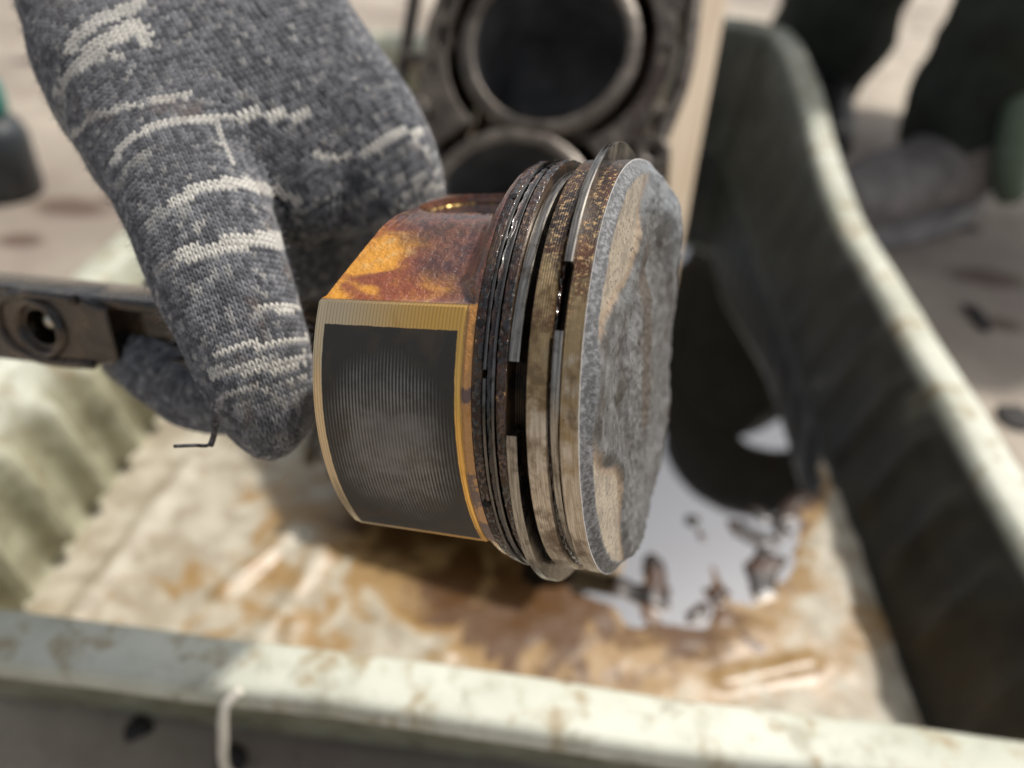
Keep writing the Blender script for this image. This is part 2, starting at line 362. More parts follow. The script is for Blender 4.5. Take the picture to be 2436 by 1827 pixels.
# --- crown
def mat_crown():
    t = NT('carbon_crown')
    a = t.noise(240, 6, .68); f = t.noise(1100, 4, .7); l = t.noise(75, 5, .6, None, .3)
    r = t.math('SQRT', t.math('ADD', t.math('POWER', t.x, 2.), t.math('POWER', t.y, 2.)))
    ph = t.math('SUBTRACT', theta(t), R_(24))
    def lobe(c, w_): return t.math('EXPONENT', t.math('MULTIPLY', t.math('POWER', t.math('DIVIDE', t.math('SUBTRACT', ph, c), w_), 2.), -1.))
    q = t.math('ADD', t.math('DIVIDE', r, RP), t.math('MULTIPLY', t.math('MAXIMUM', lobe(.72, .55), lobe(-.95, .50)), t.ramp(r, .012, .026, 0, .50)))
    q = t.math('ADD', t.math('ADD', q, t.math('MULTIPLY', t.math('SUBTRACT', l, .5), .16)), t.math('MULTIPLY', t.math('SUBTRACT', a, .5), .05))
    soot = t.mix(t.ramp(a, .3, .7), (.075, .075, .073), (.19, .19, .185))
    gr = t.math('ADD', t.math('POWER', t.math('DIVIDE', t.math('SUBTRACT', t.x, -.002), .006), 2.), t.math('POWER', t.math('DIVIDE', t.math('ADD', t.y, .004), .022), 2.))
    soot = t.mix(t.ramp(t.math('ADD', gr, t.math('MULTIPLY', t.math('SUBTRACT', l, .5), 2.5)), 1.3, .5, 0, .8), soot, (.085, .065, .048))
    soot = t.mix(t.ramp(l, .52, .66, 0, .75), soot, (.07, .058, .048)); soot = t.mix(t.ramp(t.vor(420), .16, .08, 0, .8), soot, (.012, .011, .010))
    soot = t.mix(t.ramp(f, .62, .72, 0, .6), soot, (.36, .36, .35))
    soot = t.mix(t.ramp(f, .38, .30), soot, (.05, .05, .05))
    pad = t.mix(t.ramp(f, .46, .36), (.42, .36, .275), (.05, .045, .04))
    pad = t.mix(t.ramp(a, .46, .6, 0, .85), pad, (.27, .23, .18))
    edge = t.math('SUBTRACT', 1., t.ramp(t.math('ABSOLUTE', t.math('SUBTRACT', q, 1.09)), .0, .05))
    col = t.mix(t.ramp(t.math('ADD', q, t.math('MULTIPLY', t.math('SUBTRACT', f, .5), .12)), 1.04, 1.13), soot, pad)
    col = t.mix(t.math('MULTIPLY', edge, .5), col, (.33, .22, .13))
    rim = t.ramp(t.math('ADD', r, t.math('MULTIPLY', a, .0016)), .0393, .0401)
    rimc = t.mix(t.ramp(f, .42, .62), (.10, .10, .10), (.25, .25, .255)); rimc = t.mix(t.ramp(t.math('ADD', r, t.math('MULTIPLY', a, .0003)), .04155, .0417), rimc, (.62, .60, .57))  # pale outermost line is the chamfer edge's glint, painted in
    col = t.mix(rim, col, rimc)
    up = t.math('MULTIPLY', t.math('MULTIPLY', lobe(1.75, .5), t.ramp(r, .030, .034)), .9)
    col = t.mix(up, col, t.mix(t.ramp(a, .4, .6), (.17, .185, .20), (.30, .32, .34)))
    return t.out(col, .62, .1, t.bump(t.math('ADD', t.math('MULTIPLY', a, 1.), t.math('MULTIPLY', f, .5)), .0004, .8))
nr, na = 150, 260; V = []
for i in range(nr+1):
    for j in range(na):
        a = 2*math.pi*j/na; r = RP*.9995*(i/nr)**.85
        x, y = r*math.cos(a), r*math.sin(a)
        ph = math.atan2(-y, x)-R_(24); q = r/RP+.50*ss(r, .012, .026)*max(math.exp(-((ph-.72)/.55)**2), math.exp(-((ph+.95)/.50)**2))+.08*fnoise(x, y, 0, 75)
        inner = 1-ss(q, 1.0, 1.1)
        z = -.0016*ss(r, RP-.0028, RP)
        rough = .0003*fnoise(x, y, 1, 420)+.0003*fnoise(x, y, 4, 160)+.0002*fnoise(x, y, 7, 900)
        z += inner*(.0012+.0009*fnoise(x, y, 9, 60)+rough*1.1)*(1-ss(r, RP-.003, RP-.0012))-.0012*math.exp(-((q-.55)/.16)**2)*(x > -.04)
        z += rough*.25*(1-ss(r, RP-.001, RP))+(.0026+.0006*fnoise(x, y, 3, 200))*math.exp(-((ph-1.95)/.55)**2)*ss(r, .027, .036)
        V.append((x, y, z))
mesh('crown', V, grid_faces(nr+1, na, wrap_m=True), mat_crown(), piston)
# --- ring belt (lands and grooves)
e = .00015
gz = [(.0048, .0069), (.0104, .0139), (.0156, .0181)]; gd = .0045
prof = [(RP, -.0016)]
def land(z0, z1, r0):
    n = max(3, int((z1-z0)/.00012)); return [(r0+.000012*math.sin(2*math.pi*(z0+(z1-z0)*k/n)/.00048), -(z0+(z1-z0)*k/n)) for k in range(n+1)]
prof = land(.0016, gz[0][0]-e, RP-.0002)
for k, (a, b) in enumerate(gz):
    r0 = RP-(.0002 if k == 0 else .0001)
    prof += [(r0-e, -a), (r0-gd, -a-.0001), (r0-gd, -b+.0001), (r0-e, -b)]
    nxt = gz[k+1][0]-e if k < 2 else .0196
    prof += land(b+e, nxt, RP-.0001)
prof += [(RP-.0004, -.0200), (RP-.010, -.0202)]
V, F = lathe_arc(prof, 0, 2*math.pi, 320)
b = mesh('ring_belt', V, F, MB, piston); edge_split(b, 40)
# drain holes below the oil ring
for a in (R_(-66), R_(-30), R_(15), R_(-100), R_(50), R_(150)):
    V, F = lathe_arc([(.00095, .0006), (.0009, .0004), (.0008, -.0012), (.00001, -.0012)], 0, 2*math.pi, 16)
    m = Matrix.Translation(((RP-.0006)*math.cos(a), (RP-.0006)*math.sin(a), -.0189)) @ Matrix.Rotation(a, 4, 'Z') @ Matrix.Rotation(math.pi/2, 4, 'Y')
    V, F = lathe_arc([(.00001, .00075), (.0008, .0007)], 0, 2*math.pi, 16)
    mesh('drain_hole', V, F, MATS.setdefault('hole', simple('drain_hole_black', (.004, .003, .003), .9)), piston, True, m)
# --- rings: C shaped, rectangular section, slightly off centre where they spring out
def ring(name, z0, z1, ro, ri, gap_c, gap_w, ox, oy, mat, tilt=0., ch=.0002, n=260, wob=0.):
    pr = [(ri, -z0), (ro-ch, -z0), (ro, -z0-ch), (ro, -z1+ch), (ro-ch, -z1), (ri, -z1)]
    zf = lambda a: tilt*math.sin(a)+wob*fnoise(math.cos(a)*2, math.sin(a)*2, z0*900)
    V, F = lathe_arc(pr, gap_c+gap_w/2, gap_c-gap_w/2+2*math.pi, n, True, ox, oy, zf, cap=True)
    return edge_split(mesh(name, V, F, mat, piston), 30)
# angles: y up in the local frame is +theta
o = ring('compression_ring', .0050, .0065, RP+.0005, RP-.0029, R_(-33), R_(15.5), -.0011, -.0026, MS, -.0006)
o['label'] = 'top compression ring sprung out above its groove'
o = ring('compression_ring', .0118, .0137, RP+.0006, RP-.0030, R_(-17), R_(16.5), .0003, .0025, MS, .0002)
o['label'] = 'second compression ring sagging out below'
ring('oil_ring_rail', .01575, .01625, RP+.0003, RP-.0022, R_(-82), R_(2), 0, .0002, MSD, 0, .00008, 260, .00015)
ring('oil_ring_rail', .01735, .01785, RP+.0003, RP-.0022, R_(-19), R_(2), 0, .0002, MSD, 0, .00008, 260, .00015)
V, F = lathe_arc([(RP-.0005, -.0163), (RP-.0009, -.0168), (RP-.0005, -.0173)], 0, 2*math.pi, 360, False, 0, 0, lambda a: .0001*math.sin(a*70), lambda a, z: .0003*fnoise(math.cos(a)*9, math.sin(a)*9, z*900))
mesh('oil_ring_expander', V, F, MG, piston)
# carbon and varnish caked on the third land and in the first two grooves
def crust(z0, z1, r0, amp, name='carbon_crust'):
    prof = [(r0-.001, -z0)]+[(r0, -(z0+(z1-z0)*k/7)) for k in range(8)]+[(r0-.001, -z1)]
    V, F = lathe_arc(prof, 0, 2*math.pi, 900, False, 0, 0, None, lambda a, z: amp*fnoise(math.cos(a)*42, math.sin(a)*42, z*1600)+amp*.6*fnoise(math.cos(a)*90, math.sin(a)*90, z*3000))
    return mesh(name, V, F, MG, piston)
crust(.0139, .0155, RP-.00010, .00030)
crust(.01815, .0196, RP-.00012, .00026)
crust(.00645, .0069, RP-.0012, .0004)
# --- skirt with pin bosses
TH_E = R_(34)
def rsk(a):
    d = abs((a+math.pi) % (2*math.pi)-math.pi); d = min(d, math.pi-d)
    if d <= TH_E: return RP-.0002-.0001*(d/TH_E)**2
    r1 = .0366/math.cos(d-R_(58.4)); r2 = .0340/math.sin(d); h_ = max(0, .0022-abs(r1-r2))/.0022
    r = min(r1, r2)-h_*h_*.0022*.25; t = ss(d, TH_E, TH_E+R_(1.6))
    return (RP-.0003)*(1-t)+r*t
def mat_skirt():
    t = NT('piston_skirt'); th = theta(t)
    aw = t.math('ABSOLUTE', th)
    # gold-varnished alloy with turned lines
    line = t.math('SINE', t.math('MULTIPLY', t.z, 2*math.pi/.00066))
    n1 = t.noise(120, 5, .6); n2 = t.noise(420, 5, .65); n3 = t.noise(60, 4, .5, None, 1.2)
    s = t.ramp(t.math('ADD', t.z, t.math('MULTIPLY', n1, .008)), -.046, -.022)
    alloy = t.mix(s, (.72, .58, .38), (.86, .50, .13))
    alloy = t.mix(t.ramp(n3, .55, .7, 0, .6), alloy, (.55, .27, .05))
    alloy = t.mix(t.ramp(line, -.2, -1., 0, .45), alloy, (.30, .19, .08))
    # graphite coating
    worn = t.math('ADD', t.math('POWER', t.math('DIVIDE', t.math('ADD', th, .03), .40), 2.), t.math('POWER', t.math('DIVIDE', t.math('ADD', t.z, .036), .0125), 2.))
    worn = t.math('ADD', worn, t.math('MULTIPLY', t.math('SUBTRACT', n1, .5), .9))
    wm = t.math('MULTIPLY', t.ramp(worn, 1.35, .2), t.ramp(t.noise(70, 5, .65), .3, .65, .45, 1.))
    ridge = t.ramp(t.math('ADD', line, t.math('MULTIPLY', t.math('SUBTRACT', n2, .5), 2.2)), -.5, .9)
    coat = t.mix(t.math('MULTIPLY', wm, t.math('ADD', t.math('MULTIPLY', ridge, .8), t.ramp(worn, .35, .05, 0, .5)), clamp=True) if False else t.math('MULTIPLY', wm, ridge), (.020, .017, .013), (.25, .24, .22))
    scr = t.noise(1, 3, .7, t.scale(t.obj, (900, 60, 60)))
    coat = t.mix(t.math('MULTIPLY', t.ramp(worn, .8, .1), t.ramp(scr, .4, .65, .2, .7)), coat, (.20, .19, .18))
    coat = t.mix(t.ramp(n1, .5, .7, 0, .4), coat, (.06, .040, .018))
    wz = t.math('ADD', t.z, t.math('MULTIPLY', t.math('SUBTRACT', t.noise(500, 4, .7), .5), .0003)); th = t.math('ADD', th, t.math('MULTIPLY', t.math('SUBTRACT', t.noise(450, 4, .7), .5), .009))
    inz = t.math('MULTIPLY', t.ramp(wz, -.02305, -.0228, 1, 0), t.ramp(wz, -.0487, -.0484))
    ina = t.math('MULTIPLY', t.ramp(th, R_(28.3), R_(28.0)), t.ramp(th, R_(-32.3), R_(-32)))
    cm = t.math('MULTIPLY', inz, ina)
    col = t.mix(cm, alloy, coat)
    # amber varnish on the cast sides and on the fillet under the belt
    na_ = t.noise(1, 4, .5, t.scale(t.obj, (110, 150, 75)), .9)
    am = t.mix(t.ramp(na_, .40, .62), (.72, .31, .015), (.26, .055, .006))
    am = t.mix(t.math('MULTIPLY', t.ramp(n2, .50, .60, 0, .8), t.ramp(t.noise(70, 3, .5), .5, .62)), am, (.70, .42, .13))
    deep = t.ramp(t.math('ADD', t.math('MULTIPLY', th, .030), t.math('ADD', t.z, t.math('MULTIPLY', n1, .014))), -.008, .003)
    am = t.mix(t.math('MULTIPLY', deep, .95), am, t.mix(t.ramp(n2, .4, .6), (.045, .010, .006), (.13, .035, .016)))
    side = t.ramp(aw, R_(34.3), R_(34.9)); side2 = t.ramp(t.math('SUBTRACT', math.pi, aw), R_(34.3), R_(34.9))
    side = t.math('MULTIPLY', side, side2)
    fil = t.ramp(t.math('ADD', t.z, t.math('MULTIPLY', n1, .0006)), -.0217, -.0213)
    col = t.mix(side, col, am)
    col = t.mix(t.math('MULTIPLY', fil, t.math('SUBTRACT', 1., side)), col, t.mix(t.ramp(n1, .5, .56), (.50, .22, .035), (.09, .022, .008)))
    vr = t.math('MAXIMUM', side, fil)
    rough = t.mix(vr, t.mix(cm, (.30, .30, .30), t.ramp(wm, 0, 1, .42, .30)), t.ramp(n2, .3, .6, .16, .34))
    met = t.math('ADD', t.math('MULTIPLY', t.math('SUBTRACT', 1., cm), t.math('MULTIPLY', t.math('SUBTRACT', 1., vr), .85)), t.math('MULTIPLY', t.math('MULTIPLY', cm, wm), .35))
    bh = t.math('MULTIPLY', t.math('ADD', n2, t.math('MULTIPLY', t.noise(900, 4, .7), .5)), t.math('ADD', t.math('MULTIPLY', vr, .9), .05))
    return t.out(col, rough, met, t.bump(bh, .0007), Coat_Weight=vr, Coat_Roughness=.10, Coat_IOR=1.65)
MK = mat_skirt()
zs = [-.0200]+[-.0200-.0001*k for k in range(1, 12)]+[-.0212-.000136*k for k in range(0, 214)]+[-.0504, -.0506]
zs = [z for z in zs]; na = 300
def skr(a, z):
    d = abs((a+math.pi) % (2*math.pi)-math.pi); d = min(d, math.pi-d)
    r = rsk(a); s = -z
    f = 1-ss(s, .0200, .0200+.0012+.0050*ss(d, TH_E, TH_E+R_(8)))   # fillet to belt
    r = r+(RP-.0003-r)*f
    if d <= TH_E and s > .0213:
        r += .000006*math.cos(2*math.pi*s/.00066)-.0004*ss(s, .0485, .0506)-.00035*math.exp(-((s-.0215)/.0004)**2)
    r += .00010*fnoise(math.cos(a)*20, math.sin(a)*20, s*900)*ss(d, TH_E, TH_E+.03)
    return r
def zcut(a, z):
    d = abs((a+math.pi) % (2*math.pi)-math.pi); d = min(d, math.pi-d); k = min(1, max(0, (d-TH_E)/R_(34))); return -.021+(z+.021)*(1-.19*k) if z < -.021 else z
V = []; nz = len(zs)
for z in zs:
    for j in range(na):
        a = 2*math.pi*j/na; r = skr(a, z); V.append((r*math.cos(a), r*math.sin(a), zcut(a, z)))
zi = [-.0506, -.050, -.045, -.040, -.035, -.030, -.026, -.0235, -.0225]
for z in zi:
    for j in range(na):
        a = 2*math.pi*j/na; r = skr(a, -.045)-(.0016 if z < -.0503 else .0026); V.append((r*math.cos(a), r*math.sin(a), zcut(a, z)))
for j in range(na):
    a = 2*math.pi*j/na; V.append((.02*math.cos(a), .02*math.sin(a), -.0222))
nrow = nz+len(zi)+1
F = grid_faces(nrow, na, wrap_m=True, flip=True)
V.append((0, 0, -.0222)); V.append((0, 0, -.0200)); c1, c2 = len(V)-2, len(V)-1
for j in range(na):
    F.append(((nrow-1)*na+j, c1, (nrow-1)*na+(j+1) % na)); F.append((j, (j+1) % na, c2))
sk = mesh('skirt', V, F, MK, piston)
PZ = -.0340
def cyl_y(r, y0, y1, seg=64):
    bm = bmesh.new()
    bmesh.ops.create_cone(bm, cap_ends=True, segments=seg, radius1=r, radius2=r, depth=y1-y0, matrix=Matrix.Translation((0, (y0+y1)/2, PZ)) @ Matrix.Rotation(math.pi/2, 4, 'X')); return bm
cut = from_bm('cut', cyl_y(.0108, -.06, .06), MK)
cut.parent = piston
bo = sk.modifiers.new('pin', 'BOOLEAN'); bo.operation = 'DIFFERENCE'; bo.solver = 'EXACT'; bo.object = cut
bpy.context.view_layer.update()
me = eval_mesh(sk, 'skirt'); old = sk.data; sk.modifiers.clear(); sk.data = me
bpy.data.objects.remove(cut)
bm = bmesh.new(); bmesh.ops.create_cone(bm, cap_ends=True, segments=20, radius1=.0034, radius2=.0034, depth=.012, matrix=Matrix.Translation((.0080, -.0345, PZ+.0075)) @ Matrix.Rotation(math.pi/2, 4, 'X'))
cut = from_bm('cut', bm, MK); cut.parent = piston; bo = sk.modifiers.new('notch', 'BOOLEAN'); bo.operation = 'DIFFERENCE'; bo.solver = 'EXACT'; bo.object = cut
bpy.context.view_layer.update(); me = eval_mesh(sk, 'skirt'); sk.modifiers.clear(); sk.data = me; bpy.data.objects.remove(cut); edge_split(sk, 38)
MGOLD = simple('varnished_alloy', (.50, .33, .12), .25, .8, .3, 200)
for s in (1, -1):      # boss tubes
    prof = [(.0108, .012), (.0145, .012), (.0145, .0325), (.0108, .0325)]
    V, F = lathe_arc(prof, 0, 2*math.pi, 64, True)
    V = [(v[0], s*v[2], PZ+v[1]) for v in V]
    mesh('pin_boss', V, F, MGOLD, piston, True)
bm = cyl_y(.0101, -.0322, .0322); o = from_bm('wrist_pin', bm, simple('pin_steel', (.75, .75, .74), .12, 1., .1, 100), piston, True); edge_split(o)
# --- connecting rod: small eye, I-beam shank, big-end shoulder with bolt hole
def mat_rod():
    t = NT('oily_rod'); a = t.noise(90, 5, .6); b = t.noise(30, 3, .5); f = t.noise(420, 4, .6)
    col = t.mix(t.ramp(a, .38, .62), (.010, .007, .004), (.060, .036, .018))
    col = t.mix(t.ramp(b, .58, .70, 0, .5), col, (.22, .16, .10))
    return t.out(col, t.ramp(a, .35, .65, .10, .30), .6, t.bump(t.math('ADD', f, t.math('MULTIPLY', a, 3.)), .0006), Coat_Weight=.8, Coat_Roughness=.08)
MR = mat_rod()
rod = empty('connecting_rod'); rod.parent = piston; rod.location = (0, 0, PZ); rod.rotation_euler = (R_(-2.), 0, 0)
# rod frame: x across towards the camera, y along pin, -z along the shank
def prism(outl, y0, y1):
    bm = bmesh.new(); a = [bm.verts.new((x, y0, z)) for x, z in outl]; b = [bm.verts.new((x, y1, z)) for x, z in outl]
    bm.faces.new(a); bm.faces.new(b[::-1])
    for i in range(len(a)): bm.faces.new((a[i], a[(i+1) % len(a)], b[(i+1) % len(a)], b[i]))
    return bm
V, F = lathe_arc([(.0107, -.009), (.0145, -.009), (.0145, .009), (.0107, .009)], 0, 2*math.pi, 48, True)
mesh('small_end', [(v[0], v[2], v[1]) for v in V], F, MR, rod)
# the shank is wide along the pin direction here: two flanges and a web
def shank(y0a, y0b, x0, x1, z0, z1, name):
    bm = bmesh.new()
    vs = [bm.verts.new(p) for p in [(x0, y0a[0], z0), (x1, y0a[0], z0), (x1, y0a[1], z0), (x0, y0a[1], z0), (x0, y0b[0], z1), (x1, y0b[0], z1), (x1, y0b[1], z1), (x0, y0b[1], z1)]]
    for f in ((0,1,2,3), (7,6,5,4), (0,4,5,1), (1,5,6,2), (2,6,7,3), (3,7,4,0)): bm.faces.new([vs[i] for i in f])
    o = from_bm(name, bm, MR, rod, True); bevel(o, .0012, 3); return o
shank((.0052, .0082), (.0062, .0098), -.006, .007, -.012, -.175, 'flange')
shank((-.0082, -.0052), (-.0098, -.0062), -.006, .007, -.012, -.175, 'flange')
shank((-.0065, .0065), (-.009, .009), -.0025, .0030, -.0125, -.174, 'web')
# big-end shoulder: raised pad with a bolt hole
def shoulder():
    ol = [(.000, -.088), (.000, -.155), (.0115, -.155), (.0115, -.112), (.0085, -.098), (.004, -.090)]
    n = 40; cu = bpy.data.curves.new('shoulder', 'CURVE'); cu.dimensions = '2D'; cu.fill_mode = 'BOTH'; cu.extrude = .0045; cu.bevel_depth = .0008; cu.bevel_resolution = 2
    def spl(pts):
        s = cu.splines.new('POLY'); s.points.add(len(pts)-1)
        for i, (x, y) in enumerate(pts): s.points[i].co = (x, y, 0, 1)
        s.use_cyclic_u = True
    # in (z, y): runs left along the shank
    o = [(-.098, .0060), (-.106, .0088), (-.114, .0094), (-.130, .0098), (-.175, .0102), (-.175, -.0102), (-.130, -.0098), (-.114, -.0092), (-.106, -.0086), (-.098, -.0060)]
    spl(o); spl([(-.121+.0064*math.cos(2*math.pi*k/30), .000+.0054*math.sin(2*math.pi*k/30)) for k in range(30)])
    ob = bpy.data.objects.new('tmp', cu); C.objects.link(ob); bpy.context.view_layer.update()
    me = eval_mesh(ob, 'shoulder'); bpy.data.objects.remove(ob)
    # curve plane XY -> local (z, y), thickness -> x
    for v in me.vertices: v.co = Vector((v.co.z+.0035, v.co.y, v.co.x))
    me.materials.clear(); return me
me = shoulder(); o = link('big_end', me, MR, rod); edge_split(o, 35)
V, F = lathe_arc([(.0084, .0), (.0079, .0013), (.0068, .0016), (.0062, .0004)], 0, 2*math.pi, 32)
mesh('bolt_hole_lip', V, F, MR, rod, True, Matrix.Translation((.0088, 0, -.121)) @ Matrix.Rotation(math.pi/2, 4, 'Y'))
rp_ = [(.0088, .0088, -.106), (.0088, .0092, -.124), (.0088, .0050, -.1345), (.0088, -.0050, -.1345), (.0088, -.0090, -.124), (.0088, -.0086, -.106)]
V, F = tube(smooth_pts(rp_, 6), .0013, 10); mesh('boss_ridge', V, F, MR, rod)
bm = bmesh.new(); bmesh.ops.create_uvsphere(bm, u_segments=20, v_segments=10, radius=.0032)
o = from_bm('bolt_end', bm, simple('bolt_bright', (.6, .57, .5), .3, 1.), rod, True, Matrix.Translation((.0035, -.0006, -.1215)))

# ================================================================== GLOVE
CH = {
 'A': [(150,-330,.205,170), (205,-130,.198,180), (285,130,.186,188), (385,350,.176,160), (455,520,.168,146), (505,660,.164,134), (548,790,.163,122), (578,880,.164,104), (588,925,.166,70)],
 'B': [(330,-330,.215,190), (440,-120,.208,200), (600,110,.202,190), (720,270,.203,176), (800,380,.205,150), (840,470,.212,125)],
 'M': [(240,-330,.210,190), (325,-110,.203,192), (445,120,.194,189), (560,290,.189,168), (630,400,.193,130)],
 'I': [(800,380,.210,130), (860,520,.225,105), (800,680,.243,90), (680,770,.245,82), (560,800,.235,72)],
 'K': [(700,300,.212,130), (735,450,.215,125), (715,560,.222,100), (650,640,.232,85), (560,700,.236,75)],
 'F': [(600,330,.225,120), (520,560,.250,95), (400,650,.252,85), (310,760,.238,78), (300,745,.213,68), (345,790,.203,74), (420,845,.198,76), (500,870,.192,70)],
 'R': [(480,250,.230,120), (470,480,.262,90), (430,620,.268,80), (430,700,.262,74), (470,760,.250,70)],
 'L': [(330,100,.225,120), (380,350,.262,85), (420,480,.272,75), (440,560,.268,70), (480,620,.262,62)],
}
def dens(ch):
    p = [(P(x, y, z), r*K*z) for x, y, z, r in ch]
    a = smooth_pts([q[0] for q in p], 10); rr = []
    for i in range(len(p)-1):
        for k in range(10): t = k/10; rr.append(p[i][1]*(1-t)+p[i+1][1]*t)
    rr.append(p[-1][1]); return a, rr
DC = {k: dens(v) for k, v in CH.items()}
def ball_union(name, chains, voxel, smooth=12, extra=()):
    bm = bmesh.new(); bmesh.ops.create_icosphere(bm, subdivisions=3, radius=1)
    bv = np.array([v.co[:] for v in bm.verts]); bf = np.array([[v.index for v in f.verts] for f in bm.faces]); bm.free()
    VV = []; FF = []; o = 0
    for pts, rr in chains:
        for p, r in zip(pts, rr):
            VV.append(bv*r+np.array(p[:])); FF.append(bf+o); o += len(bv)
    VV = np.concatenate(VV); FF = np.concatenate(FF)
    me = bpy.data.meshes.new(name); me.from_pydata(VV.tolist(), [], FF.tolist())
    ob = bpy.data.objects.new(name, me); C.objects.link(ob)
    m = ob.modifiers.new('r', 'REMESH'); m.mode = 'VOXEL'; m.voxel_size = voxel; m.use_smooth_shade = True
    m = ob.modifiers.new('s', 'SMOOTH'); m.factor = .5; m.iterations = smooth
    bpy.context.view_layer.update(); me2 = eval_mesh(ob, name); bpy.data.objects.remove(ob)
    return me2
FILL = []
for i in range(0, 31):
    pa_, pb_ = DC['A'][0][i], DC['B'][0][i]; ra_, rb_ = DC['A'][1][i], DC['B'][1][i]
    for k in range(1, 8):
        t = k/8; FILL.append((pa_.lerp(pb_, t)-FWD*.0012*math.sin(t*math.pi), (ra_*(1-t)+rb_*t)*1.0))
gm = ball_union('gloved_hand', list(DC.values())+[([q[0] for q in FILL], [q[1] for q in FILL])], .0011, 25)
nv = len(gm.vertices); co = np.empty(nv*3); gm.vertices.foreach_get('co', co); co = co.reshape(-1, 3)
# gentle cloth bagginess and knuckle folds, along the normals
no = np.empty(nv*3); gm.vertices.foreach_get('normal', no); no = no.reshape(-1, 3)
dsp = np.array([.0011*fnoise(c[0], c[1], c[2], 38)+.0006*fnoise(c[0], c[1], c[2], 110) for c in co])
co2 = co+no*dsp[:, None]; gm.vertices.foreach_set('co', co2.ravel()); gm.update()
def mat_base():
    t = NT('grey_knit_ground'); f = t.noise(1800, 4, .7)
    return t.out(t.mix(t.ramp(f, .4, .7), (.025, .027, .032), (.09, .092, .10)), .95, 0, t.bump(f, .0004), Sheen_Weight=.2)
def mat_yarn():
    t = NT('grey_yarn'); tone = t.attr('tone').outputs['Fac']; rnd = t.attr('rnd').outputs['Fac']
    fib = t.noise(1, 4, .7, t.scale(t.obj, (2600, 2600, 1500))); big = t.noise(95, 4, .6)
    base = t.mix(t.ramp(rnd, .1, 1.), (.070, .073, .083), (.23, .235, .25))
    base = t.mix(t.ramp(big, .56, .70, 0, .45), base, (.24, .24, .25))
    c = t.mix(tone, base, (.76, .73, .66))
    c = t.mix(t.ramp(t.noise(48, 5, .6), .60, .70, 0, .6), c, (.17, .11, .075))
    c = t.mix(t.ramp(fib, .52, .72, 0, .45), c, t.mix(tone, (.36, .37, .40), (.85, .82, .76)))
    c = t.mix(t.ramp(fib, .46, .32, 0, .55), c, (.02, .02, .025))
    return t.out(c, .95, 0, t.bump(fib, .00035), Sheen_Weight=.25, Sheen_Roughness=.5)
gm.materials.clear()
hand = link('gloved_hand', gm, mat_base()); tag(hand, 'hand in a dark grey knitted work glove with cream stripes gripping the rod', 'hand')
from mathutils.bvhtree import BVHTree
bvh = BVHTree.FromPolygons([v.co[:] for v in gm.vertices], [p.vertices[:] for p in gm.polygons])
from mathutils.kdtree import KDTree
segc = []; KEYS = [k for k in CH]
for ci_, k in enumerate(KEYS):
    for i in range(len(DC[k][0])): segc.append((DC[k][0][i], DC[k][1][i], ci_))
SP_ = np.array([q[0][:] for q in segc]); SR_ = np.array([q[1] for q in segc]); SC_ = np.array([q[2] for q in segc])
bias = np.where(np.isin(SC_, [KEYS.index('A'), KEYS.index('B'), KEYS.index('M')]), 0., .06)
def owner(p): 
    return SC_[np.argmin(np.linalg.norm(SP_-p, axis=1)/SR_+bias)]
# cream stripes: (x, y) runs across the knit where rows of light yarn are worked in, (half width, strength)
STRIPES = [([(150,110),(170,75),(215,45),(290,15),(300,0)],14,.8), ([(175,140),(200,110),(250,75),(300,60),(315,90)],17,1.), ([(125,200),(145,165),(175,135),(235,120),(262,118)],9,.7), ([(165,290),(195,255),(240,240),(300,225),(405,205)],8,.8), ([(140,200),(130,260),(150,300)],10,.4),
 ([(250,345),(280,305),(330,275),(400,262),(480,252),(560,250),(665,250)],9,1.), ([(470,260),(478,310),(500,350)],6,.7), ([(260,400),(290,350),(330,330)],8,.4), ([(680,335),(740,340),(785,325),(830,300),(870,285),(905,285)],7,.9), ([(880,310),(930,330)],8,.5),
 ([(375,440),(420,410),(470,398),(530,400),(590,412),(640,430)],12,1.), ([(330,500),(330,460),(400,455)],12,.35), ([(395,550),(440,545),(500,530),(560,515),(605,520)],19,1.), ([(340,590),(380,560)],12,.35), ([(430,485),(425,500)],9,.6),
 ([(555,672),(600,668),(640,665)],8,.9), ([(480,690),(560,680)],8,.3), ([(470,765),(520,748),(590,738),(655,730)],8,.95), ([(465,800),(540,795),(600,788),(655,772)],14,.75), ([(470,850),(560,838),(655,822)],7,.6), ([(520,880),(600,870),(650,855)],12,.3),
 ([(640,450),(700,460),(760,440),(820,420)],8,.45), ([(850,395),(905,385),(950,370)],7,.5), ([(860,420),(910,410),(960,400)],7,.6), ([(840,450),(900,445),(960,430)],7,.55), ([(800,480),(880,470),(930,465)],7,.5), ([(700,500),(780,495),(850,490)],9,.3), ([(420,620),(425,650)],10,.35)]
SA = []; SB = []; SWd = []; SS = []
for pl, wd, st in STRIPES:
    for a, b in zip(pl[:-1], pl[1:]): SA.append(a); SB.append(b); SWd.append(wd); SS.append(st)
SA, SB, SWd, SS = map(lambda q: np.array(q, float), (SA, SB, SWd, SS))
def stripe(px):
    d = SB-SA; t = np.clip(((px-SA)*d).sum(1)/(d*d).sum(1), 0, 1); q = np.linalg.norm(SA+d*t[:, None]-px, axis=1)
    m = q < SWd; return float((SS*m).max())
SWID, SHGT = .00132, .00112
kn = random.Random(5); SVt = []; SFc = []; STn = []; SRn = []
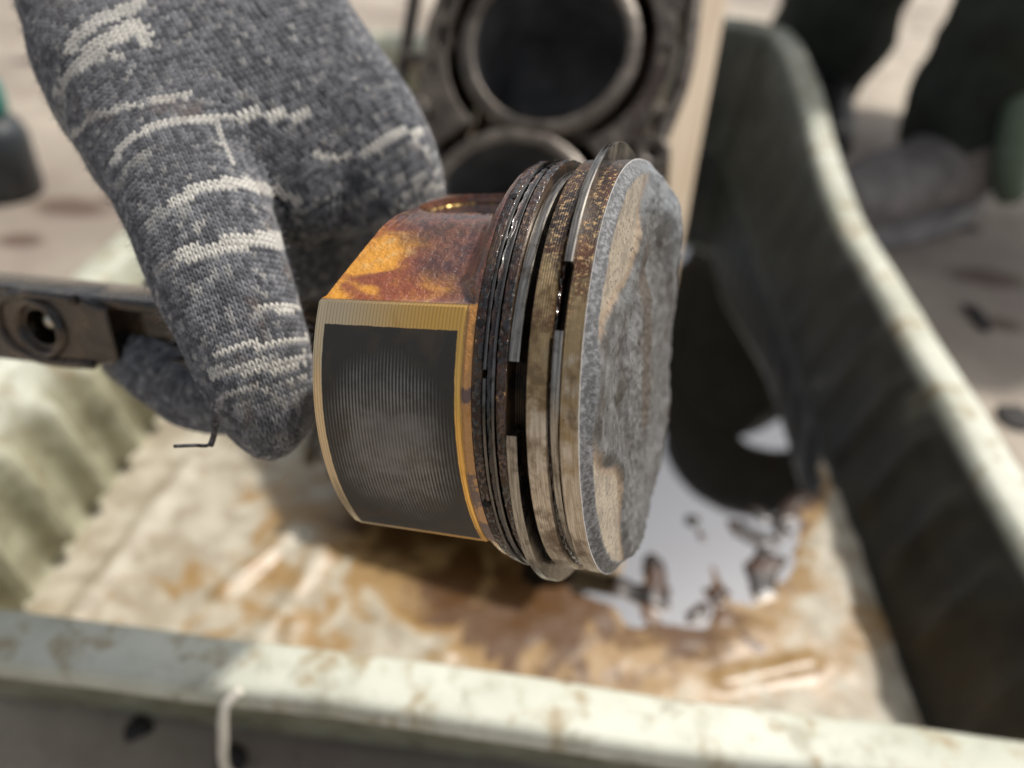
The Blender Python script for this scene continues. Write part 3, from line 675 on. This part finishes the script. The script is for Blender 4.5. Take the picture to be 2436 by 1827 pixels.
# one leg of a stitch: a fat leaf, 4 rings of 5 points
LEG = []
for (s_, rr_) in ((-.05, .05), (.18, .85), (.5, 1.), (.82, .8), (1.06, .05)):
    for k in range(5): LEG.append((s_, rr_*math.cos(2*math.pi*k/5), rr_*math.sin(2*math.pi*k/5)))
LEG = np.array(LEG); LF = np.array([(r*5+k, r*5+(k+1) % 5, (r+1)*5+(k+1) % 5, (r+1)*5+k) for r in range(4) for k in range(5)])
cnt = 0
for k in KEYS:
    if k in ('R', 'L'): continue
    pts, rr = DC[k]; kid = KEYS.index(k)
    cum = [0.]
    for i in range(len(pts)-1): cum.append(cum[-1]+(pts[i+1]-pts[i]).length)
    nrow = int(cum[-1]/SHGT); HIT = {}
    for ri in range(nrow+6):
        v = min(ri*SHGT, cum[-1]-1e-5); over = max(0, ri*SHGT-cum[-1])
        i = max(q for q in range(len(cum)-1) if cum[q] <= v); t_ = (v-cum[i])/(cum[i+1]-cum[i])
        c = pts[i].lerp(pts[i+1], t_); r = rr[i]*(1-t_)+rr[i+1]*t_; i2 = min(i+1, len(pts)-2)
        dn = (pts[i+1]-pts[i]).normalized().lerp((pts[i2+1]-pts[i2]).normalized(), t_).normalized()
        px = (c-CAM)
        if px.dot(DOWN)/px.dot(FWD)/K+829.5 < -330: continue
        ref = (-FWD-dn*(-FWD.dot(dn))).normalized(); sdv = dn.cross(ref)
        nc = int(2.2*r/SWID)
        for cj in range(-nc, nc+1):
            ph = cj*SWID/r; dr = ref*math.cos(ph)+sdv*math.sin(ph)
            if over: dr = (dr*math.cos(over/r*1.2)+dn*math.sin(over/r*1.2)).normalized()
            org = c+dr*(r*2.4); hit = bvh.ray_cast(org, -dr, r*2.4)
            if hit[0] is None or hit[1].dot(dr) < .2: continue
            HIT[ri, cj] = (hit[0], hit[1])
    for (ri, cj), (p, nn) in HIT.items():
            if nn.dot((CAM-p).normalized()) < -.35 or owner(np.array(p[:])) != kid: continue
            u_ = HIT.get((ri-1, cj)); d_ = HIT.get((ri+1, cj)); l_ = HIT.get((ri, cj-1)); r_ = HIT.get((ri, cj+1))
            if u_ is None and d_ is None: continue
            al = ((d_ or (p, 0))[0]-(u_ or (p, 0))[0])/(2 if (u_ and d_) else 1); al -= nn*al.dot(nn); hl = max(.0009, min(.0024, al.length))
            if al.length < 1e-6: continue
            if l_ and r_: wd_ = max(.0010, min(.0021, (r_[0]-l_[0]).length/2))
            else: wd_ = SWID
            al.normalize(); ac = nn.cross(al); SHG, SWI = hl, wd_
            q = p-CAM; z = q.dot(FWD); pxy = np.array((q.dot(RIGHT)/z/K+1106, q.dot(DOWN)/z/K+829.5))
            pxy += (kn.uniform(-2, 2), kn.uniform(-1.8, 1.8))
            tn = stripe(pxy); tn = min(1, tn*1.12) if kn.random() < .45+.6*tn else tn*.3
            if tn == 0 and kn.random() < .12: tn = kn.uniform(.1, .5)
            tn *= kn.uniform(.75, 1.); rn = kn.random(); sc = kn.uniform(.88, 1.1)
            P_ = np.array(p[:]); AL = np.array(al[:]); AC = np.array(ac[:]); NN = np.array(nn[:])
            for sg in (-1, 1):
                a0 = P_-AL*hl*.75+AC*sg*SWI*.46+NN*.00002; b0 = P_+AL*hl*.75+AC*sg*SWI*.07+NN*.00022
                L_ = (b0-a0); dd = L_/np.linalg.norm(L_); e1 = np.cross(NN, dd); e1 /= np.linalg.norm(e1); e2 = np.cross(dd, e1)
                bow = np.sin(LEG[:, 0].clip(0, 1)*math.pi)*.00016
                vv = a0+np.outer(LEG[:, 0], L_)+np.outer(LEG[:, 1]*SWI*.235*sc, e1)+np.outer(LEG[:, 2]*(SWI+SHG)*.5*.25*sc+bow, e2*np.sign(e2@NN))
                SVt.append(vv); SFc.append(LF+25*cnt); STn.append(np.full(25, tn)); SRn.append(np.full(25, rn)); cnt += 1
kd = KDTree(len(SVt))
for q_, v_ in enumerate(SVt): kd.insert(v_[12], q_)
kd.balance(); added = []; gridc = set()
gvn = [(v.co.copy(), v.normal.copy()) for v in gm.vertices]
for p, nn in gvn:
    if nn.dot((CAM-p).normalized()) < -.3: continue
    if kd.find(p)[2] < .0013: continue
    key = (int(p.x/.0013), int(p.y/.0013), int(p.z/.0013))
    if key in gridc: continue
    q = p-CAM; z_ = q.dot(FWD)
    if q.dot(DOWN)/z_/K+829.5 < -330: continue
    gridc.add(key); al = (DOWN-nn*DOWN.dot(nn)).normalized(); ac = nn.cross(al); rn = kn.random(); P_ = np.array(p[:]); AL = np.array(al[:]); AC = np.array(ac[:]); NN = np.array(nn[:]); tn = kn.uniform(.1, .4) if kn.random() < .1 else 0.
    for sg in (-1, 1):
        a0 = P_-AL*SHGT*.75+AC*sg*SWID*.46+NN*.00002; b0 = P_+AL*SHGT*.75+AC*sg*SWID*.07+NN*.00022
        L_ = (b0-a0); dd = L_/np.linalg.norm(L_); e1 = np.cross(NN, dd); e1 /= np.linalg.norm(e1); e2 = np.cross(dd, e1)
        SVt.append(a0+np.outer(LEG[:, 0], L_)+np.outer(LEG[:, 1]*SWID*.26, e1)+np.outer(LEG[:, 2]*SWID*.26, e2*np.sign(e2@NN))); SFc.append(LF+25*cnt); STn.append(np.full(25, tn)); SRn.append(np.full(25, rn)); cnt += 1
VV = np.concatenate(SVt); FF = np.concatenate(SFc)
km = bpy.data.meshes.new('knit_stitches'); km.vertices.add(len(VV)); km.vertices.foreach_set('co', VV.ravel())
km.loops.add(FF.size); km.loops.foreach_set('vertex_index', FF.ravel().astype(np.int32))
km.polygons.add(len(FF)); km.polygons.foreach_set('loop_start', np.arange(0, FF.size, 4, dtype=np.int32)); km.polygons.foreach_set('loop_total', np.full(len(FF), 4, dtype=np.int32)); km.polygons.foreach_set('use_smooth', np.ones(len(FF), bool))
km.update(calc_edges=True)
for nm, ar in (('tone', STn), ('rnd', SRn)):
    a_ = km.attributes.new(nm, 'FLOAT', 'POINT'); a_.data.foreach_set('value', np.concatenate(ar).astype(np.float32))
ko = link('knit_stitches', km, mat_yarn(), hand); ko['kind'] = 'stuff'
print('stitch legs', cnt)
# stray fibres standing off the yarn
FV = []; FFc = []; nf = 0
for q in range(26000):
    b_ = SVt[kn.randrange(len(SVt))]; p = Vector(b_[kn.randrange(25)]); hit = bvh.find_nearest(p); nn = hit[1]
    t1 = Vector((kn.gauss(0, 1), kn.gauss(0, 1), kn.gauss(0, 1))).normalized(); d = (nn*kn.uniform(.2, .9)+t1*.9).normalized(); L = kn.uniform(.0006, .0022)
    c1 = Vector((kn.gauss(0, 1), kn.gauss(0, 1), kn.gauss(0, 1)))*.0003; e = d.cross(t1).normalized()*.000022; f = d.cross(e).normalized()*.000022
    ps = [p, p+d*L*.5+c1, p+d*L+c1*.5]
    for pp in ps: FV += [pp+e, pp-e*.5+f, pp-e*.5-f]
    for s_ in (0, 3): 
        for k in range(3): FFc.append((nf+s_+k, nf+s_+(k+1) % 3, nf+s_+3+(k+1) % 3, nf+s_+3+k))
    nf += 9
fo = mesh('knit_fuzz', FV, FFc, simple('fuzz', (.30, .30, .32), .9, 0, .5, 300), hand); fo['kind'] = 'stuff'
sl = [P(215, -300, .212), P(150, -480, .218), P(40, -760, .235), P(-180, -1150, .27), P(-520, -1600, .34)]  # unseen forearm sleeve, added to shade the left tray wall
V, F = tube(smooth_pts(sl, 8), [.034]*4+[.037+.0005*k+.0015*math.sin(k*1.3) for k in range(29)], 32); mesh('jacket_sleeve', V, F, simple('sleeve_cloth', (.03, .035, .035), .9, 0, .3, 60, .001), hand)
# loose thread hanging from the thumb tip
MTH = simple('thread', (.10, .095, .10), .9, 0, .8, 1500, .0006)
tp = [P(478, 850, .150), P(470, 880, .149), P(466, 910, .150), P(462, 940, .152), P(455, 962, .153)]
V, F = tube(smooth_pts(tp, 5), [.0009]*12+[.0006]*9, 8); mesh('loose_thread', V, F, MTH, hand)
tp = [P(462, 925, .151), P(452, 960, .152), P(420, 962, .152), P(376, 964, .152)]
V, F = tube(smooth_pts(tp, 5), .00036, 6); mesh('loose_thread', V, F, MTH, hand)

# ================================================================== ENGINE BLOCK
MBk = simple('cast_block', (.105, .088, .072), (.25, .5), .3, .45, 70, .0008, (.045, .03, .022)); MBd = simple('block_dark', (.02, .016, .014), .6, .2, .4, 60)
MBr = simple('rusty_jacket', (.16, .05, .025), .8, 0, .5, 90)
b1 = P(1185, 95, .405); b2 = P(1095, 470, .405)
yv = (b1-b2).normalized(); nrm = (-(FWD)+DOWN*-.06+RIGHT*-.18); nrm = (nrm-yv*nrm.dot(yv)).normalized(); xv = yv.cross(nrm)
BM = Matrix((xv, yv, nrm)).transposed().to_4x4(); BM.translation = b1
block = empty('engine_block'); block.matrix_world = BM
tag(block, 'bare engine cylinder block with open bores standing in the tray behind the piston', 'engine block')
sp_ = (b1-b2).length
def curve_mesh(name, outer, holes, ext, bev, mat, z0):
    cu = bpy.data.curves.new(name, 'CURVE'); cu.dimensions = '2D'; cu.fill_mode = 'BOTH'; cu.extrude = ext; cu.bevel_depth = bev; cu.bevel_resolution = 2
    for pts in [outer]+holes:
        s = cu.splines.new('POLY'); s.points.add(len(pts)-1)
        for i, (x, y) in enumerate(pts): s.points[i].co = (x, y, 0, 1)
        s.use_cyclic_u = True
    ob = bpy.data.objects.new('tmp', cu); C.objects.link(ob); bpy.context.view_layer.update()
    me = eval_mesh(ob, name); bpy.data.objects.remove(ob); me.materials.clear()
    me.transform(Matrix.Translation((0, 0, z0))); return link(name, me, mat, block)
circ = lambda cx, cy, r, n=48, ex=1.: [(cx+r*math.cos(2*math.pi*k/n), cy+ex*r*math.sin(2*math.pi*k/n)) for k in range(n)]
# cylinder sleeves standing in an open water jacket
for k in (-1, 0, 1, 2):
    cy = -k*sp_
    V, F = lathe_arc([(.0415, 0), (.042, .0002), (.0482, .0), (.0486, -.001), (.0486, -.085), (.0408, -.085), (.0408, -.0008)], 0, 2*math.pi, 72, True, 0, cy)
    mesh('cylinder_sleeve', V, F, MATS.setdefault('slv', simple('sleeve_top', (.135, .115, .095), (.25, .5), .4, .4, 60, .0005, (.08, .06, .045))), block)
    V, F = lathe_arc([(.0407, -.0008), (.0407, -.0845)], 0, 2*math.pi, 72, False, 0, cy)
    mesh('cylinder_bore', V, F, MATS.setdefault('bore', simple('bore_steel', (.42, .42, .43), .28, .9, .3, 60)), block)
    V, F = lathe_arc([(.0406, -.080), (.0001, -.080)], 0, 2*math.pi, 48, False, 0, cy)
    mesh('bore_bottom', V, F, MATS.setdefault('bb', simple('bore_shadow', (.07, .068, .066), .5, .2, .4, 60)), block)
out = []
for k in range(161):       # wavy outer wall
    y = sp_*1.55+.015-(sp_*4.05+.03)*k/160; out.append((.0615+.0035*math.cos(2*math.pi*y/sp_)+.002*fnoise(y, 0, 0, 40), y))
for k in range(161):
    y = sp_*1.55+.015-(sp_*4.05+.03)*(160-k)/160; out.append((-.0655-.003*math.cos(2*math.pi*y/sp_)+.003*fnoise(y, 5, 0, 50), y))
def jacket():
    r = []; n = 200
    y1, y0 = sp_+.056, -2*sp_-.056
    def prof(y):
        best = 0
        for k in (-1, 0, 1, 2):
            d = abs(y+k*sp_)
            if d < .0570: best = max(best, math.sqrt(.0570**2-d*d))
        return best
    ys = [y1+(y0-y1)*i/n for i in range(n+1)]
    a = [(max(prof(y), .001), y) for y in ys]; b = [(-max(prof(y), .001), y) for y in ys][::-1]
    return a+b
holes = [jacket()]
for k in (-1.5, -.5, .5, 1.5, 2.4):
    y = -k*sp_; holes += [circ(.0555, y, .0032, 20), circ(-.0560, y, .0032, 20)]
for k in (-1, 0, 1, 2):
    y = -k*sp_; holes += [circ(-.0605, y+.012, .0028, 24, 3.2), circ(-.061, y-.022, .0022, 20, 2.2)]
for (x_, y_, r_, e_) in ((.0600, .004, .0024, 2.2), (-.0590, -.004, .0036, 2.0), (-.0625, .030, .0022, 1.), (.0610, -.026, .002, 1.), (.0608, .030, .0026, 1.6), (-.0610, -.075, .003, 1.8), (.0595, -.082, .003, 2.)): holes.append(circ(x_, y_, r_, 20, e_))
o = curve_mesh('deck', out, holes, .004, .0006, MBk, -.0047); edge_split(o, 40)
# jacket floor and webs under the deck
def boxp(name, x0, x1, y0, y1, z0, z1, mat, bv=.002, par=block):
    bm = bmesh.new(); bmesh.ops.create_cube(bm, size=1); bmesh.ops.scale(bm, vec=(x1-x0, y1-y0, z1-z0), verts=bm.verts); bmesh.ops.translate(bm, vec=((x0+x1)/2, (y0+y1)/2, (z0+z1)/2), verts=bm.verts)
    o = from_bm(name, bm, mat, par, False)
    if bv: bevel(o, bv)
    return o
YA, YB = -2.5*sp_-.015, 1.55*sp_+.015
boxp('jacket_floor', -.0575, .0515, YA, YB, -.094, -.087, MBr)
boxp('side_wall', .0525, .0585, YA, YB, -.088, -.0095, MBk)
boxp('side_wall', -.0635, -.0585, YA, YB, -.088, -.0095, MBk)
boxp('end_wall', -.0580, .0520, YA-.004, YA, -.088, -.0095, MBk)
for k in range(-1, 4):      # bolt bosses and ribs on the flanks
    y = -(k-.5)*sp_
    V, F = lathe_arc([(.0034, .0008), (.0085, .0008), (.0092, 0), (.0092, -.06), (.0034, -.06)], 0, 2*math.pi, 28, True, .0665 if k % 2 else .0625, y); mesh('bolt_boss', V, F, MBk, block)
    V, F = lathe_arc([(.0034, .0008), (.0085, .0008), (.0092, 0), (.0092, -.06), (.0034, -.06)], 0, 2*math.pi, 28, True, -.0655, y); mesh('bolt_boss', V, F, MBk, block)
    boxp('flank_rib', .0600, .0690, y+.022, y+.028, -.06, -.006, MBk, .002)
    boxp('flank_rib', -.083, -.0645, y+.030, y+.036, -.05, -.008, MBk, .002)
V, F = tube(smooth_pts([(.070, YB, -.012), (.066, sp_*.7, -.010), (.072, .0, -.009), (.066, -sp_*.6, -.010), (.070, -sp_*1.5, -.012), (.068, YA, -.012)], 10), .0045, 10); mesh('flank_flange', V, F, MBk, block)
V, F = tube(smooth_pts([(-.084, YB, -.02), (-.088, sp_*.5, -.018), (-.083, -.03, -.015), (-.090, -sp_*.8, -.018), (-.085, YA, -.02)], 10), .004, 10); mesh('flank_flange', V, F, MBk, block)

# ---- wooden batten propping the block ------------------------------
def mat_wood():
    t = NT('batten_wood'); s = t.scale(t.obj, (60, 60, 4)); n = t.noise(1, 5, .6, s)
    c = t.mix(t.ramp(n, .35, .65), (.52, .42, .30), (.40, .30, .19)); return t.out(c, .7, 0, t.bump(n, .0006))
p0, p1 = P(1420, 560, .50), P(1560, -160, .60)
p0 = p0+(p0-p1)*((p0.z-ZF-.003)/(p1.z-p0.z))
def batten(p0, p1, wd, th, name, label):
    ax = (p1-p0).normalized(); fx = (RIGHT-ax*RIGHT.dot(ax)).normalized(); m = Matrix((fx, fx.cross(ax)*-1, ax)).transposed().to_4x4(); m.translation = p0
    bm = bmesh.new(); bmesh.ops.create_cube(bm, size=1); L = (p1-p0).length
    bmesh.ops.subdivide_edges(bm, edges=[e for e in bm.edges if abs(e.verts[0].co.z-e.verts[1].co.z) > .5], cuts=10)
    for v in bm.verts: v.co = Vector((v.co.x*wd+.0015*fnoise(v.co.z, 1, 0, 6), v.co.y*th, (v.co.z+.5)*L))
    o = from_bm(name, bm, MATS.setdefault('wood', mat_wood()), None, False, m); bevel(o, .0015); tag(o, label, 'wood batten'); return o
batten(p0, p1, .026, .02, 'wooden_batten', 'pale wooden batten leaning beside the engine block')

# ================================================================== WORKER BEHIND THE TRAY
MP = simple('dark_green_trousers', (.022, .028, .022), .9, 0, .3, 30, .001); MBt = simple('black_boot', (.012, .011, .012), .5, 0, .4, 60, .0006)
MJ = simple('dark_jacket', (.03, .034, .035), .85, 0, .3, 30); MSk = simple('skin', (.45, .26, .18), .55, 0, .15, 60); MHr = simple('hair', (.012, .010, .009), .6, 0, .3, 200)
MGb = simple('grey_boot', (.20, .18, .17), .6, 0, .3, 40, .0006); MPg = simple('pale_green_strip', (.13, .18, .13), .8, 0, .2, 40)
f1 = G(1765, 262, .03)+Vector((0, 0, -.03)); f2 = G(2070, 440, .03)+Vector((0, 0, -.03))
def ch(pts, n=12):
    a = smooth_pts([p[0] for p in pts], n); r = []
    for i in range(len(pts)-1):
        for k in range(n): t = k/n; r.append(pts[i][1]*(1-t)+pts[i+1][1]*t)
    r.append(pts[-1][1]); return a, r
k1, k2 = f1+Vector((-.03, -.06, .43)), f2+Vector((.12, -.10, .43)); hip = Vector((.66, 1.30, .36))
trou = ball_union('t', [ch([(f1+Vector((.0, .05, .13)), .080), (f1+Vector((-.01, .03, .28)), .086), (k1, .080), ((k1+hip)*.5+Vector((-.05, 0, .02)), .095), (hip+Vector((-.07, 0, 0)), .115)]),
                        ch([(f2+Vector((.0, .06, .10)), .070), (f2+Vector((.02, .0, .28)), .078), (k2, .080), ((k2+hip)*.5+Vector((.05, 0, .02)), .095), (hip+Vector((.07, .0, 0)), .115)])], .014, 6)
jack = ball_union('j', [ch([(hip+Vector((-.02, .0, .05)), .145), (Vector((.48, 1.26, .42)), .15), (Vector((.30, 1.20, .43)), .15), (Vector((.21, 1.17, .44)), .08)]),  # unseen upper body, bent low to darken the oil's reflection
                        ch([(Vector((.28, 1.08, .46)), .065), (Vector((.32, .98, .54)), .065), (Vector((.46, .96, .54)), .055), (Vector((.50, .96, .52)), .040)]),
                        ch([(Vector((.30, 1.30, .46)), .065), (Vector((.34, 1.44, .40)), .052), (Vector((.42, 1.36, .30)), .042), (Vector((.47, 1.32, .30)), .036)])], .014, 6)
HD = Matrix.Translation((.12, 1.15, .44)) @ Matrix.Rotation(R_(-60), 4, 'Y') @ Matrix.Translation((-.82, -1.0, -1.02))
head = ball_union('h', [ch([(Vector((.815, 1.03, .92)), .055), (Vector((.82, 1.01, .98)), .058)], 5), ch([(Vector((.82, .985, 1.04)), .082), (Vector((.822, 1.00, 1.09)), .098)], 5),
                        ch([(Vector((.82, .905, 1.055)), .016), (Vector((.82, .892, 1.035)), .017)], 3), ch([(Vector((.733, 1.0, 1.06)), .02), (Vector((.733, 1.0, 1.075)), .022)], 2), ch([(Vector((.907, 1.0, 1.06)), .02), (Vector((.907, 1.0, 1.075)), .022)], 2)], .008, 4); head.transform(HD)
def hand_mesh(p, s):
    L = [ch([(p, .030), (p+Vector((.0, -.05, -.02)), .034)], 4)]
    for k in range(4):
        b = p+Vector((s*(-.03+.02*k), -.08, -.03)); L.append(ch([(b, .011), (b+Vector((0, -.035, -.015)), .010), (b+Vector((0, -.05+.004*abs(k-1.5), -.045)), .008)], 4))
    b = p+Vector((s*-.035, -.04, -.02)); L.append(ch([(b, .012), (b+Vector((s*-.02, -.03, -.01)), .011), (b+Vector((s*-.01, -.055, -.02)), .009)], 4))
    return ball_union('hand', L, .005, 2)
pe = empty('person', (.6, 1.1, 0)); off = Matrix.Translation((-.6, -1.1, 0))
tag(pe, 'crouching person in dark green work trousers and boots beyond the tray', 'person')
bodym = ball_union('person_body', [ch([(Vector((.48, 1.26, .42)), .12), (Vector((.30, 1.20, .43)), .09), (Vector((.19, 1.165, .44)), .055)], 8)], .014, 3)
link('torso', bodym, MSk, pe, off)
for me_, am_ in ((trou, .014), (jack, .012)):
    for v in me_.vertices: v.co += v.normal*(am_*noise.noise((v.co.x*7, v.co.y*7, v.co.z*16))+am_*.6*noise.noise((v.co.x*18, v.co.y*18, v.co.z*34)))
for nm, me, m in (('trousers', trou, MP), ('jacket', jack, MJ), ('head', head, MSk), ('hand', hand_mesh(Vector((.51, .96, .51)), 1), MSk), ('hand', hand_mesh(Vector((.49, 1.31, .30)), -1), MSk)):
    me.materials.clear(); link(nm, me, m, pe, off)
hairm = ball_union('hair', [ch([(Vector((.822, 1.03, 1.10)), .094), (Vector((.822, 1.04, 1.12)), .090)], 4)], .009, 2); hairm.transform(HD); hairm.materials.clear(); link('hair', hairm, MHr, pe, off)
for s in (-1, 1):
    bm = bmesh.new(); bmesh.ops.create_uvsphere(bm, u_segments=12, v_segments=8, radius=.011); from_bm('eye', bm, simple('eye', (.05, .04, .035), .2), pe, True, off @ HD @ Matrix.Translation((.82+s*.032, .912, 1.085)))
bm = bmesh.new(); bmesh.ops.create_uvsphere(bm, u_segments=12, v_segments=8, radius=.02); bmesh.ops.scale(bm, vec=(1.1, .3, .3), verts=bm.verts)
from_bm('mouth', bm, simple('lips', (.35, .15, .12), .5), pe, True, off @ HD @ Matrix.Translation((.82, .908, 1.005)))
for f, mb, yaw in ((f1, MBt, .15), (f2, MGb, .9)):
    d = Vector((-math.sin(yaw), -math.cos(yaw), 0))
    bo_ = ball_union('boot', [ch([(f+Vector((0, .05, .20)), .066), (f+Vector((0, .05, .08)), .060), (f+Vector((0, .05, .045)), .045)], 6), ch([(f+Vector((0, .05, .048)), .044), (f+d*.10+Vector((0, .05, .048)), .046), (f+d*.18+Vector((0, .05, .042)), .038)], 8)], .007, 4)
    bo_.materials.clear(); boot = link('boot', bo_, mb, pe, off)
    bm = bmesh.new(); sd2 = Vector((d.y, -d.x, 0)); ov = []
    for k in range(28):
        a = 2*math.pi*k/28; ov.append(f+Vector((0, .05, 0))+d*(.07+.16*math.cos(a))+sd2*(.052*math.sin(a)))
    lo = [bm.verts.new((v.x, v.y, .003)) for v in ov]; hi = [bm.verts.new((v.x, v.y, .026)) for v in ov]
    bm.faces.new(lo[::-1]); bm.faces.new(hi)
    for k in range(28): bm.faces.new((lo[k], lo[(k+1) % 28], hi[(k+1) % 28], hi[k]))
    so_ = from_bm('sole', bm, MATS.setdefault('sole', simple('sole_rubber', (.30, .28, .27), .7)), boot)
# pale strip down the trouser leg
V, F = tube(smooth_pts([f2+Vector((.02, -.03, .30)), f2+Vector((.005, -.022, .18)), f2+Vector((.02, -.02, .10)), f2+Vector((.05, .0, .05))], 8), .018, 10); mesh('trouser_strip', V, F, MPg, pe, True, off)

# ---- oil bottle at the left edge -----------------------------------
bp = G(22, 415, 0); bt = empty('bottle', bp); tag(bt, 'dark grey bottle with a teal cap on the ground at left', 'bottle')
V, F = lathe_arc([(.001, 0), (.028, 0), (.032, .004), (.032, .060), (.027, .072), (.016, .078), (.015, .084)], 0, 2*math.pi, 40); mesh('bottle_body', V, F, simple('grey_plastic', (.035, .04, .045), .4), bt)
V, F = lathe_arc([(.021, .080), (.022, .082), (.022, .106), (.020, .109), (.0005, .109)], 0, 2*math.pi, 32); mesh('cap', V, F, simple('teal_plastic', (.04, .21, .18), .4), bt)

# ---- small debris on the ground ------------------------------------
MDb = simple('debris_dark', (.03, .026, .024), .8)
deb = [(2110, 690, .012, 'dark bent scrap of hose on the ground right of the tray', 1), (2195, 905, .016, 'black rag scrap on the ground at the right edge', 0), (45, 1470, .010, 'small dark clod on the ground below the front rim at left', 0), (300, 1575, .006, 'tiny dark pebble on the ground between the clod and handle', 0), (500, 1640, .007, 'dark clod behind the wire handle', 0)]
for x, y, r, lab, hose in deb:
    p = G(x, y, 0); bm = bmesh.new(); bmesh.ops.create_icosphere(bm, subdivisions=3, radius=r)
    for v in bm.verts:
        v.co *= 1+.45*fnoise(v.co.x, v.co.y, v.co.z+x, 1.2/r); v.co.z = v.co.z*(.18 if r > .015 else .5)+r*.12
        if hose: v.co.y *= 2.2; v.co.x *= .6
    o = from_bm('debris', bm, MDb, None, True, Matrix.Translation(p)); tag(o, lab, 'debris')
